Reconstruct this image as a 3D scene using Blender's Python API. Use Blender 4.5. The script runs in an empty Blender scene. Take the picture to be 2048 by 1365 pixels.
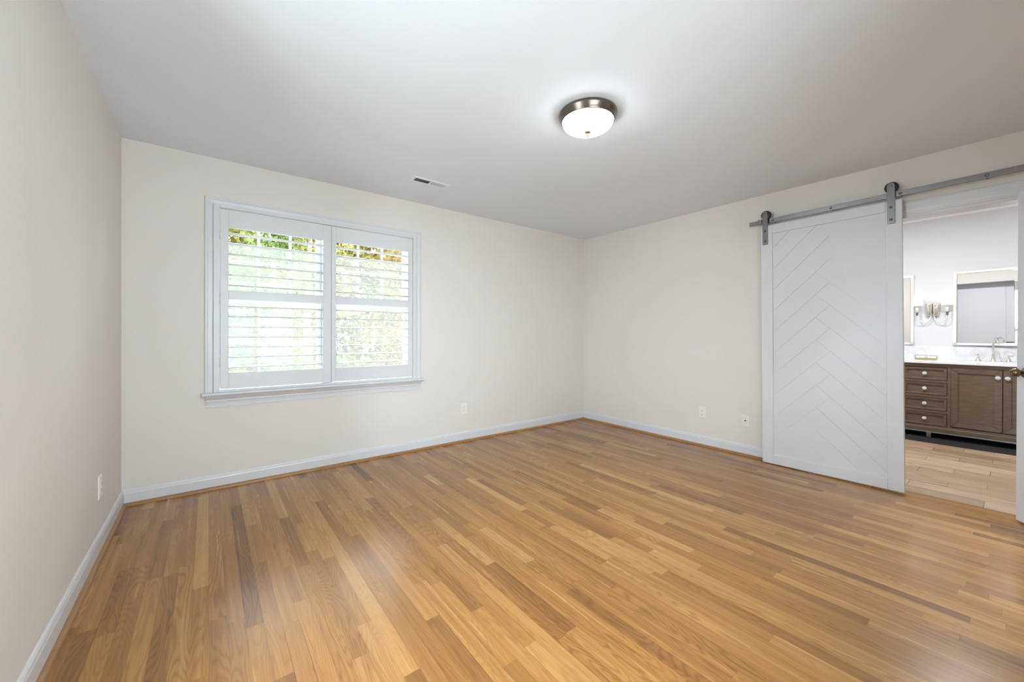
import bpy, bmesh, math, random
from mathutils import Vector, Matrix

random.seed(7)
PI = math.pi
SC = bpy.context.scene
COL = SC.collection

# ------------------------------------------------------------------ camera
def make_camera():
    yaw, pitch, roll = 0.659322593, -0.003489058, 0.003380369
    f = Vector((math.sin(yaw)*math.cos(pitch), math.cos(yaw)*math.cos(pitch), math.sin(pitch)))
    r0 = Vector((math.cos(yaw), -math.sin(yaw), 0)); u0 = r0.cross(f)
    c, s = math.cos(roll), math.sin(roll)
    r = r0*c + u0*s; u = u0*c - r0*s
    cam = bpy.data.cameras.new('camera'); ob = bpy.data.objects.new('camera', cam); COL.objects.link(ob)
    M = Matrix.Identity(4)
    for i in range(3):
        M[i][0], M[i][1], M[i][2] = r[i], u[i], -f[i]
    M[0][3], M[1][3], M[2][3] = -4.052078, -3.630559, 1.149653
    ob.matrix_world = M
    cam.sensor_fit = 'HORIZONTAL'; cam.sensor_width = 36.0
    cam.lens = 784.2243/2048*36.0
    cam.shift_x = 0.0; cam.shift_y = -(682.5-671.378)/2048
    cam.clip_start = 0.02; cam.clip_end = 200
    SC.camera = ob
make_camera()

# ------------------------------------------------------------------ colour management, world, daylight
SC.view_settings.view_transform = 'Standard'
SC.view_settings.look = 'None'
SC.view_settings.gamma = 1.0
SC.view_settings.use_curve_mapping = False
SC.view_settings.exposure = 1.78
try:
    SC.cycles.max_bounces = 14; SC.cycles.diffuse_bounces = 9; SC.cycles.glossy_bounces = 5
    SC.cycles.transparent_max_bounces = 24; SC.cycles.transmission_bounces = 6
    SC.cycles.caustics_reflective = False; SC.cycles.caustics_refractive = False
    SC.cycles.sample_clamp_indirect = 6.0
    SC.cycles.use_denoising = True
except Exception:
    pass

world = bpy.data.worlds.new('sky'); SC.world = world; world.use_nodes = True
wn = world.node_tree.nodes; wl = world.node_tree.links
bg = wn['Background']; bg.inputs['Color'].default_value = (0.80, 0.90, 1.0, 1); bg.inputs['Strength'].default_value = 7.0

def lamp(name, kind, loc, energy, rot=(0, 0, 0), color=(1, 1, 1), **kw):
    d = bpy.data.lights.new(name, kind); d.energy = energy; d.color = color
    for k, v in kw.items(): setattr(d, k, v)
    o = bpy.data.objects.new(name, d); COL.objects.link(o); o.location = loc; o.rotation_euler = rot
    return o
# sun from behind the house: lights the trees and the ground, never enters the window in view
SUN = lamp('sun', 'SUN', (20, -4, 20), 13.0, (0, 0, 0), (1.0, 0.965, 0.91), angle=math.radians(2))
SUN.rotation_euler = Vector((-1.0, 0.16, -1.15)).to_track_quat('-Z', 'Y').to_euler()
LAMP_L = 9.0      # radiance of the ceiling lamp's glass
BATH_FILL = 8.2    # unseen bathroom ceiling lights, added to light it evenly (W)
HALL_FILL = 11.0  # unseen hallway light, added as fill for the bedroom

# ------------------------------------------------------------------ materials
def lin(c):
    return tuple(((x/255.0)/12.92 if x/255.0 <= 0.04045 else ((x/255.0+0.055)/1.055)**2.4) for x in c)
MATS = {}
def mat(name, color, rough=0.5, metal=0.0, spec=0.5, noise=0.0, nscale=8.0, bump=0.0, bscale=200.0, emit=None, estr=0.0, coat=0.0):
    m = bpy.data.materials.new(name); m.use_nodes = True
    nt = m.node_tree; b = nt.nodes['Principled BSDF']
    b.inputs['Base Color'].default_value = (*color, 1); b.inputs['Roughness'].default_value = rough
    b.inputs['Metallic'].default_value = metal; b.inputs['Specular IOR Level'].default_value = spec
    b.inputs['Coat Weight'].default_value = coat
    tc = nt.nodes.new('ShaderNodeTexCoord')
    if noise > 0:
        n = nt.nodes.new('ShaderNodeTexNoise'); n.inputs['Scale'].default_value = nscale; n.inputs['Detail'].default_value = 3
        nt.links.new(tc.outputs['Object'], n.inputs['Vector'])
        mx = nt.nodes.new('ShaderNodeMix'); mx.data_type = 'RGBA'
        mx.inputs['A'].default_value = (*[c*(1-noise) for c in color], 1); mx.inputs['B'].default_value = (*[min(1, c*(1+noise)) for c in color], 1)
        nt.links.new(n.outputs['Fac'], mx.inputs['Factor']); nt.links.new(mx.outputs['Result'], b.inputs['Base Color'])
    if bump > 0:
        n2 = nt.nodes.new('ShaderNodeTexNoise'); n2.inputs['Scale'].default_value = bscale; n2.inputs['Detail'].default_value = 2
        nt.links.new(tc.outputs['Object'], n2.inputs['Vector'])
        bp = nt.nodes.new('ShaderNodeBump'); bp.inputs['Strength'].default_value = bump; bp.inputs['Distance'].default_value = 0.001
        nt.links.new(n2.outputs['Fac'], bp.inputs['Height']); nt.links.new(bp.outputs['Normal'], b.inputs['Normal'])
    if emit:
        b.inputs['Emission Color'].default_value = (*emit, 1); b.inputs['Emission Strength'].default_value = estr
    MATS[name] = m
    return m

mat('wall_paint', (0.700, 0.664, 0.626), 0.65, spec=0.3, bump=0.15, bscale=350, noise=0.012, nscale=1.5)
mat('ceiling_paint', (0.765, 0.812, 0.872), 0.8, spec=0.2, bump=0.1, bscale=300, noise=0.01, nscale=1.2)
mat('trim_white', (0.640, 0.648, 0.668), 0.35, spec=0.5, noise=0.01, nscale=4)
mat('sash_white', (0.88, 0.885, 0.89), 0.3)
mat('shutter_white', (0.635, 0.640, 0.650), 0.38, noise=0.008, nscale=5)
mat('door_white', (0.635, 0.645, 0.672), 0.36, noise=0.01, nscale=3)
mat('bath_ceiling', (0.90, 0.90, 0.90), 0.7, spec=0.2)
mat('bath_paint', (0.74, 0.745, 0.76), 0.6, spec=0.3, bump=0.1, bscale=350)
mat('plate_white', (0.78, 0.76, 0.72), 0.35)
mat('slot_dark', (0.03, 0.028, 0.025), 0.5)
mat('brass_contact', (0.45, 0.33, 0.13), 0.35, metal=0.9)
mat('steel', (0.31, 0.31, 0.32), 0.27, metal=1.0, noise=0.10, nscale=30)
mat('steel_dark', (0.21, 0.21, 0.21), 0.34, metal=1.0, noise=0.12, nscale=30)
mat('wheel_black', (0.02, 0.018, 0.016), 0.45)
mat('bronze', (0.165, 0.135, 0.112), 0.26, metal=0.95, noise=0.15, nscale=12)
mat('bronze_light', (0.42, 0.30, 0.20), 0.3, metal=0.9)
mat('antique_brass', (0.20, 0.145, 0.075), 0.25, metal=1.0, noise=0.25, nscale=25)
mat('nickel', (0.80, 0.76, 0.70), 0.12, metal=1.0)
mat('chrome', (0.75, 0.74, 0.73), 0.10, metal=1.0)
mat('gold', (0.70, 0.58, 0.33), 0.22, metal=1.0)
mat('pale_gold', (0.80, 0.75, 0.65), 0.3, metal=0.5)
mat('frame_pale', (0.90, 0.895, 0.87), 0.25)
mat('crystal', (0.60, 0.63, 0.65), 0.06, spec=1.0, coat=0.8)
mat('mirror_glass', (0.86, 0.87, 0.87), 0.01, metal=1.0)
mat('porcelain', (0.85, 0.85, 0.85), 0.15)
mat('vent_white', (0.765, 0.800, 0.840), 0.4)
mat('duct_dark', (0.015, 0.018, 0.022), 0.8)
mat('foot_metal', (0.60, 0.57, 0.50), 0.25, metal=1.0)
mat('strip_grey', (0.30, 0.33, 0.35), 0.35, metal=0.6)
mat('black_plastic', (0.012, 0.012, 0.013), 0.4)
mat('candle_white', (0.85, 0.84, 0.80), 0.4)
mat('dome_glass', (0.9, 0.88, 0.84), 0.25, emit=(0.87, 0.95, 1.0), estr=LAMP_L)
mat('added_downlight_glow', (0.9, 0.9, 0.9), 0.4, emit=(1.0, 0.97, 0.93), estr=3.0)
mat('acrylic_arm', (0.84, 0.86, 0.87), 0.06, spec=0.8, coat=0.6)
mat('shadow_dark', (0.011, 0.011, 0.010), 0.9, noise=0.3, nscale=40, bump=0.5, bscale=500)
mat('bark', (0.13, 0.10, 0.075), 0.9, noise=0.35, nscale=10, bump=0.8, bscale=25)
mat('ground_leaves', (0.07, 0.058, 0.038), 0.95, noise=0.45, nscale=6)
mat('reflector_stone', (0.38, 0.38, 0.375), 0.85, noise=0.08, nscale=3)

def leaf_mat(name, a, b):
    m = bpy.data.materials.new(name); m.use_nodes = True; nt = m.node_tree
    out = nt.nodes['Material Output']; nt.nodes.remove(nt.nodes['Principled BSDF'])
    g = nt.nodes.new('ShaderNodeNewGeometry')
    n = nt.nodes.new('ShaderNodeTexNoise'); n.inputs['Scale'].default_value = 1.3; n.inputs['Detail'].default_value = 4
    nt.links.new(g.outputs['Position'], n.inputs['Vector'])
    cr = nt.nodes.new('ShaderNodeValToRGB'); cr.color_ramp.elements[0].position = 0.32; cr.color_ramp.elements[1].position = 0.68
    cr.color_ramp.elements[0].color = (*a, 1); cr.color_ramp.elements[1].color = (*b, 1)
    nt.links.new(n.outputs['Fac'], cr.inputs['Fac'])
    d = nt.nodes.new('ShaderNodeBsdfDiffuse'); t = nt.nodes.new('ShaderNodeBsdfTranslucent'); mx = nt.nodes.new('ShaderNodeMixShader')
    mx.inputs['Fac'].default_value = 0.4
    nt.links.new(cr.outputs['Color'], d.inputs['Color']); nt.links.new(cr.outputs['Color'], t.inputs['Color'])
    nt.links.new(d.outputs[0], mx.inputs[1]); nt.links.new(t.outputs[0], mx.inputs[2]); nt.links.new(mx.outputs[0], out.inputs['Surface'])
    MATS[name] = m
leaf_mat('leaf_green', lin((50, 62, 32)), lin((94, 104, 62)))
leaf_mat('leaf_yellow', lin((78, 72, 38)), lin((122, 114, 68)))
leaf_mat('leaf_rust', lin((74, 58, 38)), lin((118, 98, 66)))

def glass_mat():
    m = bpy.data.materials.new('window_glass'); m.use_nodes = True; nt = m.node_tree
    out = nt.nodes['Material Output']; nt.nodes.remove(nt.nodes['Principled BSDF'])
    fr = nt.nodes.new('ShaderNodeFresnel'); fr.inputs['IOR'].default_value = 1.18
    t = nt.nodes.new('ShaderNodeBsdfTransparent'); t.inputs['Color'].default_value = (0.95, 0.97, 0.96, 1)
    g = nt.nodes.new('ShaderNodeBsdfGlossy'); g.inputs['Roughness'].default_value = 0.02
    mx = nt.nodes.new('ShaderNodeMixShader')
    nt.links.new(fr.outputs[0], mx.inputs['Fac']); nt.links.new(t.outputs[0], mx.inputs[1]); nt.links.new(g.outputs[0], mx.inputs[2])
    nt.links.new(mx.outputs[0], out.inputs['Surface']); MATS['window_glass'] = m
glass_mat()
def screen_mat():
    # fine insect mesh: part open holes, part pale threads that scatter daylight
    m = bpy.data.materials.new('insect_mesh'); m.use_nodes = True; nt = m.node_tree
    out = nt.nodes['Material Output']; nt.nodes.remove(nt.nodes['Principled BSDF'])
    t = nt.nodes.new('ShaderNodeBsdfTransparent')
    d = nt.nodes.new('ShaderNodeBsdfDiffuse'); d.inputs['Color'].default_value = (0.27, 0.27, 0.26, 1)
    tr = nt.nodes.new('ShaderNodeBsdfTranslucent'); tr.inputs['Color'].default_value = (0.31, 0.31, 0.295, 1)
    m1 = nt.nodes.new('ShaderNodeMixShader'); m1.inputs['Fac'].default_value = 0.7
    nt.links.new(d.outputs[0], m1.inputs[1]); nt.links.new(tr.outputs[0], m1.inputs[2])
    m2 = nt.nodes.new('ShaderNodeMixShader'); m2.inputs['Fac'].default_value = 0.37
    nt.links.new(t.outputs[0], m2.inputs[1]); nt.links.new(m1.outputs[0], m2.inputs[2]); nt.links.new(m2.outputs[0], out.inputs['Surface'])
    MATS['insect_mesh'] = m
screen_mat()
def shade_mat():
    m = bpy.data.materials.new('lamp_shade_fabric'); m.use_nodes = True; nt = m.node_tree
    out = nt.nodes['Material Output']; nt.nodes.remove(nt.nodes['Principled BSDF'])
    d = nt.nodes.new('ShaderNodeBsdfDiffuse'); d.inputs['Color'].default_value = (0.85, 0.83, 0.78, 1)
    tr = nt.nodes.new('ShaderNodeBsdfTranslucent'); tr.inputs['Color'].default_value = (0.88, 0.85, 0.78, 1)
    mx = nt.nodes.new('ShaderNodeMixShader'); mx.inputs['Fac'].default_value = 0.5
    nt.links.new(d.outputs[0], mx.inputs[1]); nt.links.new(tr.outputs[0], mx.inputs[2])
    e = nt.nodes.new('ShaderNodeEmission'); e.inputs['Color'].default_value = (1.0, 0.95, 0.87, 1); e.inputs['Strength'].default_value = 0.09
    ad = nt.nodes.new('ShaderNodeAddShader')
    nt.links.new(mx.outputs[0], ad.inputs[0]); nt.links.new(e.outputs[0], ad.inputs[1]); nt.links.new(ad.outputs[0], out.inputs['Surface'])
    MATS['lamp_shade_fabric'] = m
shade_mat()

def N(nt, t, **kw):
    n = nt.nodes.new(t)
    for k, v in kw.items(): setattr(n, k, v)
    return n
def math_node(nt, op, a, b=None, c=None):
    n = nt.nodes.new('ShaderNodeMath'); n.operation = op
    for i, v in enumerate((a, b, c)):
        if v is None: continue
        if isinstance(v, (int, float)): n.inputs[i].default_value = v
        else: nt.links.new(v, n.inputs[i])
    return n.outputs[0]

def oak_mat(name, dark, mid, light, grain=1.0, rough=0.30, along='Y', rings=105.0, knots=True):
    """oak boards: per-board colour and offset from the face attribute 'board', cathedral grain from stretched noise"""
    m = bpy.data.materials.new(name); m.use_nodes = True; nt = m.node_tree; L = nt.links
    b = nt.nodes['Principled BSDF']
    at = N(nt, 'ShaderNodeAttribute', attribute_name='board')
    sep = N(nt, 'ShaderNodeSeparateColor'); L.new(at.outputs['Color'], sep.inputs[0])
    R, G, B = sep.outputs[0], sep.outputs[1], sep.outputs[2]
    geo = N(nt, 'ShaderNodeTexCoord'); sx = N(nt, 'ShaderNodeSeparateXYZ'); L.new(geo.outputs['Object'], sx.inputs[0])
    X, Y = (sx.outputs[0], sx.outputs[1]) if along == 'Y' else (sx.outputs[1], sx.outputs[0])
    def vec(x, y, z):
        c = N(nt, 'ShaderNodeCombineXYZ')
        for i, v in enumerate((x, y, z)):
            if isinstance(v, (int, float)): c.inputs[i].default_value = v
            else: L.new(v, c.inputs[i])
        return c.outputs[0]
    ox = math_node(nt, 'MULTIPLY', R, 37.0); oy = math_node(nt, 'MULTIPLY', G, 53.0); oz = math_node(nt, 'MULTIPLY', B, 29.0)
    # cathedral figure
    p1 = vec(math_node(nt, 'ADD', math_node(nt, 'MULTIPLY', X, 7.5), ox), math_node(nt, 'ADD', math_node(nt, 'MULTIPLY', Y, 0.85), oy), oz)
    n1 = N(nt, 'ShaderNodeTexNoise'); n1.inputs['Scale'].default_value = 1.0; n1.inputs['Detail'].default_value = 2.5; n1.inputs['Roughness'].default_value = 0.45; n1.inputs['Distortion'].default_value = 0.25
    L.new(p1, n1.inputs['Vector'])
    s = math_node(nt, 'SINE', math_node(nt, 'MULTIPLY', n1.outputs['Fac'], rings*2))
    ring = math_node(nt, 'POWER', math_node(nt, 'MULTIPLY_ADD', s, 0.5, 0.5), 2.2)
    # only some boards are strongly figured
    figured = N(nt, 'ShaderNodeMapRange'); L.new(B, figured.inputs['Value']); figured.inputs['From Min'].default_value = 0.1; figured.inputs['From Max'].default_value = 0.9
    figured.inputs['To Min'].default_value = 0.25; figured.inputs['To Max'].default_value = 1.0
    ringf = math_node(nt, 'MULTIPLY', ring, figured.outputs[0])
    # fine pores
    p2 = vec(math_node(nt, 'ADD', math_node(nt, 'MULTIPLY', X, 420.0), ox), math_node(nt, 'ADD', math_node(nt, 'MULTIPLY', Y, 9.0), oy), oz)
    n2 = N(nt, 'ShaderNodeTexNoise'); n2.inputs['Scale'].default_value = 1.0; n2.inputs['Detail'].default_value = 2.0
    L.new(p2, n2.inputs['Vector'])
    # broad streaks
    p3 = vec(math_node(nt, 'ADD', math_node(nt, 'MULTIPLY', X, 55.0), ox), math_node(nt, 'ADD', math_node(nt, 'MULTIPLY', Y, 1.3), oy), oz)
    n3 = N(nt, 'ShaderNodeTexNoise'); n3.inputs['Scale'].default_value = 1.0; n3.inputs['Detail'].default_value = 3.0
    L.new(p3, n3.inputs['Vector'])
    # board tone
    tone = math_node(nt, 'ADD', math_node(nt, 'MULTIPLY', math_node(nt, 'SUBTRACT', n3.outputs['Fac'], 0.5), 0.72*grain), R)
    cr = N(nt, 'ShaderNodeValToRGB'); e = cr.color_ramp.elements
    e[0].position = 0.0; e[0].color = (*dark, 1); e[1].position = 1.0; e[1].color = (*light, 1)
    k = e.new(0.5); k.color = (*mid, 1)
    L.new(tone, cr.inputs['Fac'])
    # darken by rings and pores
    pore = N(nt, 'ShaderNodeMapRange'); L.new(n2.outputs['Fac'], pore.inputs['Value']); pore.inputs['From Min'].default_value = 0.55; pore.inputs['From Max'].default_value = 0.75
    pore.inputs['To Min'].default_value = 0.0; pore.inputs['To Max'].default_value = 0.35
    dk = math_node(nt, 'MULTIPLY', math_node(nt, 'ADD', math_node(nt, 'MULTIPLY', ringf, 0.50), pore.outputs[0]), grain)
    mx = N(nt, 'ShaderNodeMix', data_type='RGBA', blend_type='MULTIPLY'); mx.inputs['B'].default_value = (0.52, 0.44, 0.36, 1)
    L.new(dk, mx.inputs['Factor']); L.new(cr.outputs['Color'], mx.inputs['A'])
    col = mx.outputs['Result']
    if knots:
        p4 = vec(math_node(nt, 'ADD', math_node(nt, 'MULTIPLY', X, 26.0), ox), math_node(nt, 'ADD', math_node(nt, 'MULTIPLY', Y, 3.4), oy), oz)
        n4 = N(nt, 'ShaderNodeTexNoise'); n4.inputs['Scale'].default_value = 1.0; n4.inputs['Detail'].default_value = 2.0; L.new(p4, n4.inputs['Vector'])
        kn = N(nt, 'ShaderNodeMapRange'); L.new(n4.outputs['Fac'], kn.inputs['Value']); kn.inputs['From Min'].default_value = 0.66; kn.inputs['From Max'].default_value = 0.80
        kn.inputs['To Max'].default_value = 0.85
        sel = math_node(nt, 'GREATER_THAN', G, 0.80)
        m2 = N(nt, 'ShaderNodeMix', data_type='RGBA', blend_type='MULTIPLY'); m2.inputs['B'].default_value = (0.26, 0.19, 0.13, 1)
        L.new(math_node(nt, 'MULTIPLY', kn.outputs[0], sel), m2.inputs['Factor']); L.new(col, m2.inputs['A']); col = m2.outputs['Result']
    L.new(col, b.inputs['Base Color'])
    rr = math_node(nt, 'MULTIPLY_ADD', n3.outputs['Fac'], 0.10, rough-0.05)
    L.new(rr, b.inputs['Roughness']); b.inputs['Specular IOR Level'].default_value = 0.5
    bp = N(nt, 'ShaderNodeBump'); bp.inputs['Strength'].default_value = 0.035; bp.inputs['Distance'].default_value = 0.001
    L.new(math_node(nt, 'SUBTRACT', n3.outputs['Fac'], dk), bp.inputs['Height']); L.new(bp.outputs['Normal'], b.inputs['Normal'])
    MATS[name] = m
oak_mat('oak_floor', (0.180, 0.076, 0.020), (0.350, 0.165, 0.044), (0.520, 0.290, 0.102), rough=0.255)
oak_mat('oak_shoe', (0.26, 0.13, 0.05), (0.38, 0.20, 0.075), (0.46, 0.26, 0.10), rough=0.34, knots=False)
oak_mat('tile_plank', (0.27, 0.180, 0.105), (0.44, 0.315, 0.200), (0.57, 0.43, 0.295), grain=1.15, rough=0.40, rings=30, knots=False)
mat('underlay', (0.06, 0.04, 0.025), 0.9)
mat('grout', (0.26, 0.185, 0.115), 0.9)

def vanity_mat():
    m = mat('vanity_wood', (0.135, 0.098, 0.066), 0.42)
    nt = m.node_tree; b = nt.nodes['Principled BSDF']
    tc = N(nt, 'ShaderNodeTexCoord'); mp = N(nt, 'ShaderNodeMapping'); mp.inputs['Scale'].default_value = (6, 6, 60)
    nt.links.new(tc.outputs['Object'], mp.inputs[0])
    n = N(nt, 'ShaderNodeTexNoise'); n.inputs['Scale'].default_value = 1.5; n.inputs['Detail'].default_value = 4; nt.links.new(mp.outputs[0], n.inputs[0])
    cr = N(nt, 'ShaderNodeValToRGB'); cr.color_ramp.elements[0].color = (0.098, 0.066, 0.042, 1); cr.color_ramp.elements[1].color = (0.155, 0.112, 0.075, 1)
    cr.color_ramp.elements[0].position = 0.3; cr.color_ramp.elements[1].position = 0.7
    nt.links.new(n.outputs['Fac'], cr.inputs[0]); nt.links.new(cr.outputs[0], b.inputs['Base Color'])
vanity_mat()
def marble_mat():
    m = mat('marble', (0.80, 0.81, 0.82), 0.14)
    nt = m.node_tree; b = nt.nodes['Principled BSDF']
    tc = N(nt, 'ShaderNodeTexCoord')
    n = N(nt, 'ShaderNodeTexNoise'); n.inputs['Scale'].default_value = 3.0; n.inputs['Detail'].default_value = 6; n.inputs['Distortion'].default_value = 1.6
    nt.links.new(tc.outputs['Object'], n.inputs[0])
    cr = N(nt, 'ShaderNodeValToRGB'); e = cr.color_ramp.elements
    e[0].position = 0.44; e[0].color = (0.82, 0.83, 0.84, 1); e[1].position = 0.56; e[1].color = (0.82, 0.83, 0.84, 1)
    k = e.new(0.5); k.color = (0.74, 0.75, 0.76, 1)
    nt.links.new(n.outputs['Fac'], cr.inputs[0]); nt.links.new(cr.outputs[0], b.inputs['Base Color'])
marble_mat()

# ------------------------------------------------------------------ mesh helpers
def box(bm, x0, x1, y0, y1, z0, z1, bev=0.0, seg=1):
    x0, x1 = min(x0, x1), max(x0, x1); y0, y1 = min(y0, y1), max(y0, y1); z0, z1 = min(z0, z1), max(z0, z1)
    r = bmesh.ops.create_cube(bm, size=1.0)
    vs = r['verts']
    for v in vs:
        v.co = Vector((x0+(v.co.x+0.5)*(x1-x0), y0+(v.co.y+0.5)*(y1-y0), z0+(v.co.z+0.5)*(z1-z0)))
    if bev > 0:
        es = list({e for v in vs for e in v.link_edges})
        bmesh.ops.bevel(bm, geom=es, offset=bev, segments=seg, profile=0.5, affect='EDGES')
def prism(bm, pts, direction):
    """extrude a planar polygon (list of Vectors) by a vector"""
    a = [bm.verts.new(p) for p in pts]; b = [bm.verts.new(Vector(p)+Vector(direction)) for p in pts]
    n = len(a)
    bm.faces.new(a); bm.faces.new(list(reversed(b)))
    for i in range(n):
        bm.faces.new((a[(i+1) % n], a[i], b[i], b[(i+1) % n]))
def sweep(bm, prof, path_a, path_b, nrm, up=Vector((0, 0, 1))):
    """profile [(out, height)] extruded from point a to b; out is along nrm"""
    a = [bm.verts.new(path_a + nrm*o + up*h) for o, h in prof]; b = [bm.verts.new(path_b + nrm*o + up*h) for o, h in prof]
    n = len(prof)
    bm.faces.new(a); bm.faces.new(list(reversed(b)))
    for i in range(n):
        bm.faces.new((a[(i+1) % n], a[i], b[i], b[(i+1) % n]))
def lathe(bm, prof, origin=(0, 0, 0), axis=(0, 0, 1), seg=48, smooth=True):
    """profile [(radius, along axis)]"""
    ax = Vector(axis).normalized()
    t = Vector((1, 0, 0)) if abs(ax.x) < 0.9 else Vector((0, 1, 0))
    u = ax.cross(t).normalized(); v = ax.cross(u); o = Vector(origin)
    rings = []
    for r, h in prof:
        if r < 1e-6: rings.append([bm.verts.new(o+ax*h)])
        else: rings.append([bm.verts.new(o+ax*h+(u*math.cos(2*PI*i/seg)+v*math.sin(2*PI*i/seg))*r) for i in range(seg)])
    for A, B in zip(rings, rings[1:]):
        if len(A) == 1 and len(B) == 1: continue
        for i in range(seg):
            j = (i+1) % seg
            if len(A) == 1: f = bm.faces.new((A[0], B[i], B[j]))
            elif len(B) == 1: f = bm.faces.new((A[i], A[j], B[0]))
            else: f = bm.faces.new((A[i], A[j], B[j], B[i]))
            f.smooth = smooth
def tube(bm, pts, radii, seg=12, smooth=True, cap=True):
    pts = [Vector(p) for p in pts]
    if isinstance(radii, (int, float)): radii = [radii]*len(pts)
    rings = []; prev = None
    for i, p in enumerate(pts):
        d = (pts[min(i+1, len(pts)-1)]-pts[max(i-1, 0)]).normalized()
        if prev is None:
            t = Vector((0, 0, 1)) if abs(d.z) < 0.9 else Vector((1, 0, 0)); u = d.cross(t).normalized()
        else:
            u = (prev - d*prev.dot(d)).normalized()
        prev = u; v = d.cross(u)
        rings.append([bm.verts.new(p+(u*math.cos(2*PI*k/seg)+v*math.sin(2*PI*k/seg))*radii[i]) for k in range(seg)])
    for A, B in zip(rings, rings[1:]):
        for k in range(seg):
            f = bm.faces.new((A[k], A[(k+1) % seg], B[(k+1) % seg], B[k])); f.smooth = smooth
    if cap:
        bm.faces.new(list(reversed(rings[0]))); bm.faces.new(rings[-1])
def BM(): return bmesh.new()

def obj(name, bm, m, parent=None, recalc=True):
    if recalc: bmesh.ops.recalc_face_normals(bm, faces=bm.faces[:])
    me = bpy.data.meshes.new(name)
    off = Vector((0, 0, 0)); q = parent
    while q is not None:
        off += q.location; q = q.parent
    bmesh.ops.translate(bm, verts=bm.verts[:], vec=-off)
    bm.to_mesh(me); bm.free()
    for mm in (m if isinstance(m, (list, tuple)) else [m]): me.materials.append(MATS[mm])
    o = bpy.data.objects.new(name, me); COL.objects.link(o)
    if parent is not None: o.parent = parent
    return o
def tag(o, label=None, cat=None, group=None, kind=None):
    if label: o['label'] = label
    if cat: o['category'] = cat
    if group: o['group'] = group
    if kind: o['kind'] = kind
    return o
def thing(name, loc, label, cat, group=None, kind=None):
    o = bpy.data.objects.new(name, None); COL.objects.link(o); o.location = loc; o.empty_display_size = 0.1
    return tag(o, label, cat, group, kind)
def struct(name, bm, m, label, cat):
    return tag(obj(name, bm, m), label, cat, None, 'structure')
V = Vector

# ------------------------------------------------------------------ room dimensions
W = 4.5052; H = 2.44; YC = -4.12
BX0, BX1, BY0, BY1, BH = 0.12, 3.0, -4.75, -1.55, 2.58

# wall with holes: box pieces in one mesh, along 'x' or 'y'
def wall_pieces(bm, axis, a0, a1, c0, c1, z0, z1, holes):
    """axis 'x': spans x a0..a1, thickness y c0..c1 ; holes [(h0,h1,zb,zt)]"""
    cuts = sorted(holes); cur = a0
    def bx(s0, s1, zz0, zz1):
        if s1-s0 < 1e-5 or zz1-zz0 < 1e-5: return
        if axis == 'x': box(bm, s0, s1, c0, c1, zz0, zz1)
        else: box(bm, c0, c1, s0, s1, zz0, zz1)
    for h0, h1, zb, zt in cuts:
        bx(cur, h0, z0, z1); bx(h0, h1, z0, zb); bx(h0, h1, zt, z1); cur = h1
    bx(cur, a1, z0, z1)

WIN = (-4.000, -2.466, 0.698, 2.102)          # opening in the back wall
DOP = (-3.90, -2.450, 0.0, 2.03)              # bathroom opening in the right wall
HOP = (-1.50, -0.725, 0.0, 2.04)              # opening of the hinged door in the front wall
ADDED_WIN3 = (-2.74, -2.02, 0.35, 2.22)             # unseen window added in the left wall to bring in fill daylight
ADDED_WIN2 = (-4.00, -2.20, 0.60, 2.10)             # unseen window added behind the camera to brighten the room

bm = BM(); wall_pieces(bm, 'x', -W-0.15, 0.12, 0.0, 0.16, -0.1, H+0.2, [WIN])
struct('wall_back', bm, 'wall_paint', 'beige painted wall holding the shuttered window', 'wall')
bm = BM(); wall_pieces(bm, 'y', YC-0.15, 0.0, 0.0, 0.12, -0.1, BH+0.3, [(DOP[0], DOP[1], -0.1, DOP[3])])
struct('wall_right', bm, 'wall_paint', 'beige painted wall with the sliding door and bathroom opening', 'wall')
bm = BM(); wall_pieces(bm, 'y', YC-0.15, 0.0, -W-0.15, -W, -0.1, H+0.2, [ADDED_WIN3])
struct('wall_left', bm, 'wall_paint', 'beige painted wall at the left edge with one outlet', 'wall')
bm = BM(); wall_pieces(bm, 'x', -W, 0.0, YC-0.12, YC, -0.1, H+0.2, [ADDED_WIN2, (HOP[0], HOP[1], -0.1, HOP[3])])
struct('wall_front', bm, 'wall_paint', 'beige painted wall behind the camera with the hallway doorway', 'wall')
bm = BM(); box(bm, -W-0.15, 0.0, YC-0.12, 0.0, H, H+0.2)
struct('ceiling', bm, 'ceiling_paint', 'smooth white bedroom ceiling', 'ceiling')

# ------------------------------------------------------------------ floors made of boards
def board_floor(name, x0, x1, y0, y1, rows, seg_fn, m, mu, gap, z=0.0, label='', cat='floor', base=0.1, tone=None):
    """rows: list of (xa, xb); seg_fn(i) -> sorted list of y joints between y0 and y1"""
    bm = BM(); lay = bm.faces.layers.float_color.new('board')
    r = bmesh.ops.create_cube(bm, size=1.0)
    for v in r['verts']:
        v.co = V((x0+(v.co.x+0.5)*(x1-x0), y0+(v.co.y+0.5)*(y1-y0), z-base+(v.co.z+0.5)*(base-0.003)))
    for f in bm.faces: f.material_index = 1
    for i, (xa, xb) in enumerate(rows):
        js = [y0]+seg_fn(i)+[y1]
        for a, b in zip(js, js[1:]):
            g = gap*random.choice((0.6, 1.0, 1.0, 1.6)); h = g/2
            vs = [bm.verts.new(p) for p in ((xa+h, a+h, z), (xb-h, a+h, z), (xb-h, b-h, z), (xa+h, b-h, z))]
            f = bm.faces.new(vs); f.material_index = 0
            t = tone() if tone else random.random()
            f[lay] = (t, random.random(), random.random(), 1)
    o = obj(name, bm, [m, mu], recalc=False)
    return tag(o, label, cat, None, 'structure')
def tone_oak():
    return min(0.98, max(0.02, random.gauss(0.48, 0.165)))
bw = 0.0571
xs = []; x = -W
while x < 0.055:
    xs.append((x, min(x+bw, 0.04))); x += bw
    if x > 0.03: break
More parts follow.
